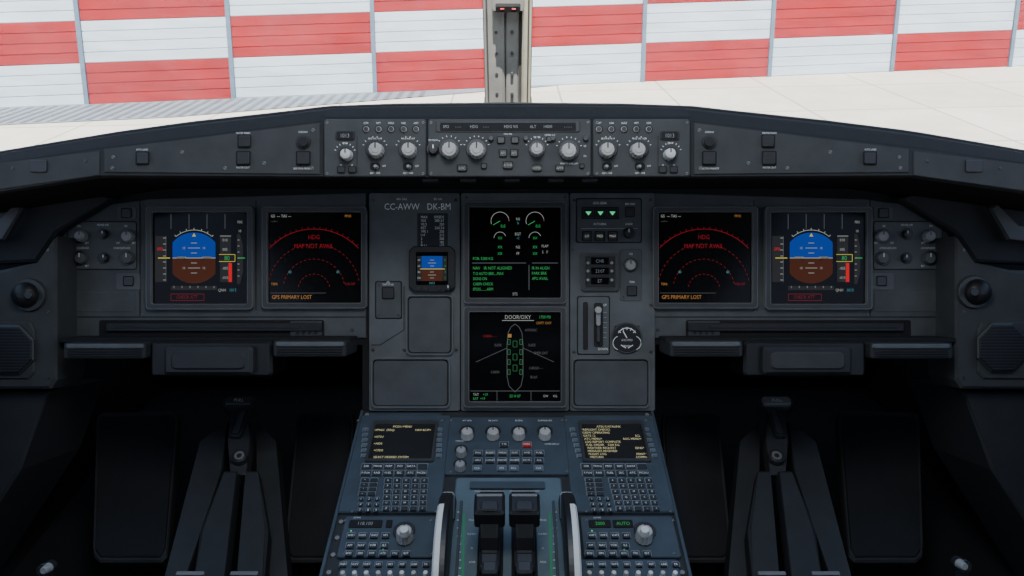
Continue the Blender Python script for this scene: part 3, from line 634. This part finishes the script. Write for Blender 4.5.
# ================================================================= SHELL
def slab(name,pts,mat,th):
    b=B(name); P=[Vector(q) for q in pts]; nrm=(P[1]-P[0]).cross(P[2]-P[0]).normalized()*th
    b.loft(None,[[q-nrm for q in P],P],mat,cap0=True); return b
up=Vector((0,-math.sin(TH),math.cos(TH))); fw=Vector((0,math.cos(TH),math.sin(TH)))
def W(x,y,z): return Vector((x,0,0))+fw*y+up*z   # world-aligned offsets from camera
slab('floor',[W(-1.1,-2,-1.12),W(1.1,-2,-1.12),W(1.1,2.0,-1.12),W(-1.1,2.0,-1.12)],FOOT,.03).done()
slab('wall_front',[W(-1.1,1.75,-1.12),W(1.1,1.75,-1.12),W(1.1,1.45,-.42),W(-1.1,1.45,-.42)],FOOT,.03).done()
slab('wall_back_sky_block',[W(1.1,-1.9,-1.12),W(-1.1,-1.9,-1.12),W(-1.1,-1.9,.5),W(1.1,-1.9,.5)],PAND,.03).done()  # unseen rear wall, added to keep sky light and reflections off the screens
slab('wall_left',[W(-.98,-1.9,-1.12),W(-.98,1.8,-1.12),W(-.98,1.5,-.42),W(-.98,-1.9,-.30)],FOOT,.03).done()
slab('wall_right',[W(.98,1.8,-1.12),W(.98,-1.9,-1.12),W(.98,-1.9,-.30),W(.98,1.5,-.42)],FOOT,.03).done()
slab('ceiling_sun_block',[W(-1.1,.83,.45),W(1.1,.83,.45),W(1.1,-1.95,.55),W(-1.1,-1.95,.55)],PAND,.03).done()  # unseen roof, added to keep sun off the interior; front edge leaves post sunlit
# windshield centre post
pb=at(508,104,1.45); ptp=at(508,-60,1.25)
FW=frame((pb.x,pb.y,pb.z),(1,0,0),(0,ptp.y-pb.y,ptp.z-pb.z))
g=B('windshield_center_post')
def bar(u0,u1,v0,v1,n0,n1,m,ch=.002):
    g.loft(FW,[g.ol((u0+u1)/2,(v0+v1)/2,u1-u0,v1-v0,.002,n0),g.ol((u0+u1)/2,(v0+v1)/2,u1-u0,v1-v0,.002,n1-ch),g.ol((u0+u1)/2,(v0+v1)/2,u1-u0-2*ch,v1-v0-2*ch,.002,n1)],m)
bar(-.045,.045,-.12,.42,-.02,.004,POSTD); bar(-.036,-.006,-.12,.42,.004,.016,POST,.005); bar(-.004,.020,-.12,.42,.004,.012,POST,.003); bar(.026,.036,-.12,.42,.004,.018,POSTY,.004)
bar(-.043,-.039,-.12,.42,.004,.009,POST,.001); bar(.039,.043,-.12,.42,.004,.009,POSTY,.001)
bar(-.047,.047,-.02,.006,-.02,.02,POSTD,.003)
for i in range(9):
    for sx in (-.021,.008):
        g.loft(FW,[[(sx+.003*math.cos(t*math.pi/4),.03+i*.04+.003*math.sin(t*math.pi/4),nn) for t in range(8)] for nn in (.010,.0175)],POSTD)
g.done()
g=B('standby_compass')
u,v=hit(FW,508,6,.03)
def bar2(u0,u1,v0,v1,n0,n1,m): g.loft(FW,[g.ol((u0+u1)/2,(v0+v1)/2,u1-u0,v1-v0,.003,n0),g.ol((u0+u1)/2,(v0+v1)/2,u1-u0-.002,v1-v0-.002,.003,n1)],m,cap0=True)
bar2(u-.028,u+.028,v-.008,v+.07,.018,.034,POST); bar2(u-.022,u+.022,v-.006,v+.006,.034,.046,BLK)
for dx in (-.010,.010): bar2(u+dx-.004,u+dx+.004,v-.001,v+.002,.046,.048,REDP)
g.done()
# window panes
GL=bpy.data.materials.new('windshield_glass'); GL.use_nodes=True; nt=GL.node_tree; nt.nodes.clear()
o=nt.nodes.new('ShaderNodeOutputMaterial'); tr=nt.nodes.new('ShaderNodeBsdfTransparent'); df=nt.nodes.new('ShaderNodeBsdfTranslucent'); mx=nt.nodes.new('ShaderNodeMixShader')
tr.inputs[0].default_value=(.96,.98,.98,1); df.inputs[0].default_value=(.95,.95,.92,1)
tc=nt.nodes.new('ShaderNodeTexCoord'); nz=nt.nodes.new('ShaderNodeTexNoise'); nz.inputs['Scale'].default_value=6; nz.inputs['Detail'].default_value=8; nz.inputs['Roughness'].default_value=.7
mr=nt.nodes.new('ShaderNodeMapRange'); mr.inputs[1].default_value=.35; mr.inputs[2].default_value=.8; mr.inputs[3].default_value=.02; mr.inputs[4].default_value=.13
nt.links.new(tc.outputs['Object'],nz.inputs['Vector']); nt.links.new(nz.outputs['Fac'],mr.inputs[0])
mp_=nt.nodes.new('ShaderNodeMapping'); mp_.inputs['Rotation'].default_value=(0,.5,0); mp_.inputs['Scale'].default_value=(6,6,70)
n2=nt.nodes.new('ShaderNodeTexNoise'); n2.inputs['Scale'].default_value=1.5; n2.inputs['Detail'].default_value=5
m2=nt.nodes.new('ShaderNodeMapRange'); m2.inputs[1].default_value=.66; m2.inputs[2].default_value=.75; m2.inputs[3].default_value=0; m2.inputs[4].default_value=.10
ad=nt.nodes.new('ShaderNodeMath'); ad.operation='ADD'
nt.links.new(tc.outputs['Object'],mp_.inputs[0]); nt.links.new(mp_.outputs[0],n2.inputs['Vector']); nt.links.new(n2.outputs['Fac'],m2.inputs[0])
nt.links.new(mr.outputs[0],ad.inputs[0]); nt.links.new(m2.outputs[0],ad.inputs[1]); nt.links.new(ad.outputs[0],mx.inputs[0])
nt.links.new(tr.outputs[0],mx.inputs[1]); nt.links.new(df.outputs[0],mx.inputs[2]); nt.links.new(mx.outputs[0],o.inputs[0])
for nm,u0,u1 in (('window_1',-1.3,-.048),('window_2',.048,1.3)):
    b=B(nm); b.add(FW,[(u0,-.12,-.008),(u1,-.12,-.008),(u1,.42,-.008),(u0,.42,-.008)],[(0,1,2,3)],GL); b.done()
# ================================================================= OUTSIDE
def wallmat(name,col,dirt=.25):
    m=bpy.data.materials.new(name); m.use_nodes=True; nt=m.node_tree; pb_=nt.nodes['Principled BSDF']; pb_.inputs['Roughness'].default_value=.7; pb_.inputs['Specular IOR Level'].default_value=.15
    tc=nt.nodes.new('ShaderNodeTexCoord'); mp=nt.nodes.new('ShaderNodeMapping'); mp.inputs['Scale'].default_value=(.5,.5,3)
    nz=nt.nodes.new('ShaderNodeTexNoise'); nz.inputs['Scale'].default_value=1.2; nz.inputs['Detail'].default_value=8
    cr=nt.nodes.new('ShaderNodeValToRGB'); cr.color_ramp.elements[0].position=.3; cr.color_ramp.elements[1].position=.75
    cr.color_ramp.elements[0].color=(*[c*(1-dirt) for c in col],1); cr.color_ramp.elements[1].color=(*col,1)
    nt.links.new(tc.outputs['Object'],mp.inputs[0]); nt.links.new(mp.outputs[0],nz.inputs[0]); nt.links.new(nz.outputs['Fac'],cr.inputs[0]); nt.links.new(cr.outputs[0],pb_.inputs[0])
    return m
FR_=wallmat('fence_red_paint',(.32,.014,.018),.3); FWh=wallmat('fence_white_paint',(.50,.60,.68),.22); FS=wallmat('fence_galvanised_steel',(.12,.18,.25))
Z0=22.0
A=at(0,108,Z0); Bp=at(1024,66,Z0*1.15); AB=Bp-A
upf=Vector((0,-1,4.86)).normalized()
nf=AB.normalized().cross(upf).normalized()
if nf.y>0: nf=-nf
f=B('blast_fence'); RH=40/FPX*Z0*1.0
cols=[.0756+.1295*k for k in range(-5,16)]
for ci in range(len(cols)-1):
    a0,a1=cols[ci],cols[ci+1]
    for r in range(6):
        red=((ci+r)%2==1)
        m=FR_ if red else FWh
        ns=4
        for k in range(ns):
            h0=r*RH+k*RH/ns; h1=h0+RH/ns
            prof=[(h0,0.0),(h0+.02,.03),(h1-.02,.03),(h1,0)]
            for (ha,oa),(hb,ob_) in zip(prof[:-1],prof[1:]):
                f.add(None,[A+AB*a0+upf*ha+nf*oa,A+AB*a1+upf*ha+nf*oa,A+AB*a1+upf*hb+nf*ob_,A+AB*a0+upf*hb+nf*ob_],[(0,1,2,3)],m)
for a in cols:
    dx=AB.normalized()*.065
    q=[A+AB*a-dx,A+AB*a+dx]
    f.loft(None,[[q[0]-upf*.2+nf*.03,q[1]-upf*.2+nf*.03,q[1]-upf*.2+nf*.10,q[0]-upf*.2+nf*.10][::1],[q[0]+upf*6*RH+nf*.03,q[1]+upf*6*RH+nf*.03,q[1]+upf*6*RH+nf*.10,q[0]+upf*6*RH+nf*.10]],FS)
f.done()
def grd():
    m=bpy.data.materials.new('apron_concrete'); m.use_nodes=True; nt=m.node_tree; pb_=nt.nodes['Principled BSDF']; pb_.inputs['Roughness'].default_value=.8
    tc=nt.nodes.new('ShaderNodeTexCoord'); br=nt.nodes.new('ShaderNodeTexBrick'); br.offset=0
    br.inputs['Scale'].default_value=1; br.inputs['Brick Width'].default_value=3.2; br.inputs['Row Height'].default_value=3.2; br.inputs['Mortar Size'].default_value=.03
    br.inputs['Color1'].default_value=(.68,.62,.52,1); br.inputs['Color2'].default_value=(.76,.7,.59,1); br.inputs['Mortar'].default_value=(.38,.35,.3,1)
    nz=nt.nodes.new('ShaderNodeTexNoise'); nz.inputs['Scale'].default_value=.6; nz.inputs['Detail'].default_value=10; nz.inputs['Roughness'].default_value=.65
    mr=nt.nodes.new('ShaderNodeMapRange'); mr.inputs[3].default_value=.7; mr.inputs[4].default_value=1.2
    mx=nt.nodes.new('ShaderNodeVectorMath'); mx.operation='SCALE'
    nt.links.new(tc.outputs['Object'],br.inputs['Vector']); nt.links.new(tc.outputs['Object'],nz.inputs['Vector']); nt.links.new(nz.outputs['Fac'],mr.inputs[0])
    nt.links.new(br.outputs['Color'],mx.inputs[0]); nt.links.new(mr.outputs[0],mx.inputs['Scale']); nt.links.new(mx.outputs[0],pb_.inputs[0]); return m
ABn=AB.normalized(); g=B('ground')
bk=-fw
g.add(None,[A-ABn*60+bk*70,A+ABn*100+bk*70,A+ABn*100-bk*60,A-ABn*60-bk*60],[(0,1,2,3)],grd()); g.done()
g=B('drain_grate'); GR=mk('grate_steel',(.22,.26,.29),.6,scale=2,spec=.2); GR2=mk('grate_steel_slot',(.13,.155,.18),.6,scale=2,spec=.2)
lift=up*.02
g.add(None,[A-ABn*30+lift+bk*3.0,A+ABn*6+lift+bk*2.6,A+ABn*17+lift+bk*.1,A-ABn*30+lift+bk*.1],[(0,1,2,3)],GR)
for i in range(126):
    a=A-ABn*30+ABn*(i*.34)+lift*1.5; t=max(0,(i*.34-36)/11)
    g.add(None,[a+bk*(2.5-2.3*t),a+ABn*.14+bk*(2.5-2.3*t),a+ABn*.14+bk*.2,a+bk*.2],[(0,1,2,3)],GR2)
g.done()
# ================================================================= LIGHT / WORLD / CAMERA
w=bpy.data.worlds.new('World'); sc.world=w; w.use_nodes=True; nt=w.node_tree; bg=nt.nodes['Background']
tc=nt.nodes.new('ShaderNodeTexCoord'); sp=nt.nodes.new('ShaderNodeSeparateXYZ'); cr=nt.nodes.new('ShaderNodeValToRGB')
cr.color_ramp.elements[0].position=0; cr.color_ramp.elements[0].color=(.85,.9,1,1); cr.color_ramp.elements[1].position=.7; cr.color_ramp.elements[1].color=(.35,.55,.95,1)
nt.links.new(tc.outputs['Generated'],sp.inputs[0]); nt.links.new(sp.outputs['Z'],cr.inputs[0]); nt.links.new(cr.outputs[0],bg.inputs[0]); bg.inputs[1].default_value=1.3
sl=bpy.data.lights.new('sun','SUN'); sl.energy=14; sl.angle=.01; sl.color=(1,.95,.87); so=bpy.data.objects.new('sun',sl); sc.collection.objects.link(so)
so.rotation_euler=Vector((.02,-.6,1)).to_track_quat('Z','Y').to_euler()
dl=bpy.data.lights.new('interior_fill_light','AREA'); dl.energy=5.5; dl.size=.35; dl.color=(.92,.97,1); do=bpy.data.objects.new('interior_fill_light',dl); sc.collection.objects.link(do)  # unseen fill lamp, added to brighten the cockpit interior
do.matrix_world=ROOT@Matrix.Translation(W(0,.5,.40)); do.rotation_euler=Vector((0,-.25,1)).to_track_quat('Z','Y').to_euler()
cd=bpy.data.cameras.new('camera'); cd.sensor_width=36; cd.lens=36*FPX/1024; cd.clip_start=.02; cd.clip_end=500
co=bpy.data.objects.new('camera',cd); sc.collection.objects.link(co); co.matrix_world=ROOT@Matrix.Rotation(math.pi/2,4,'X'); sc.camera=co
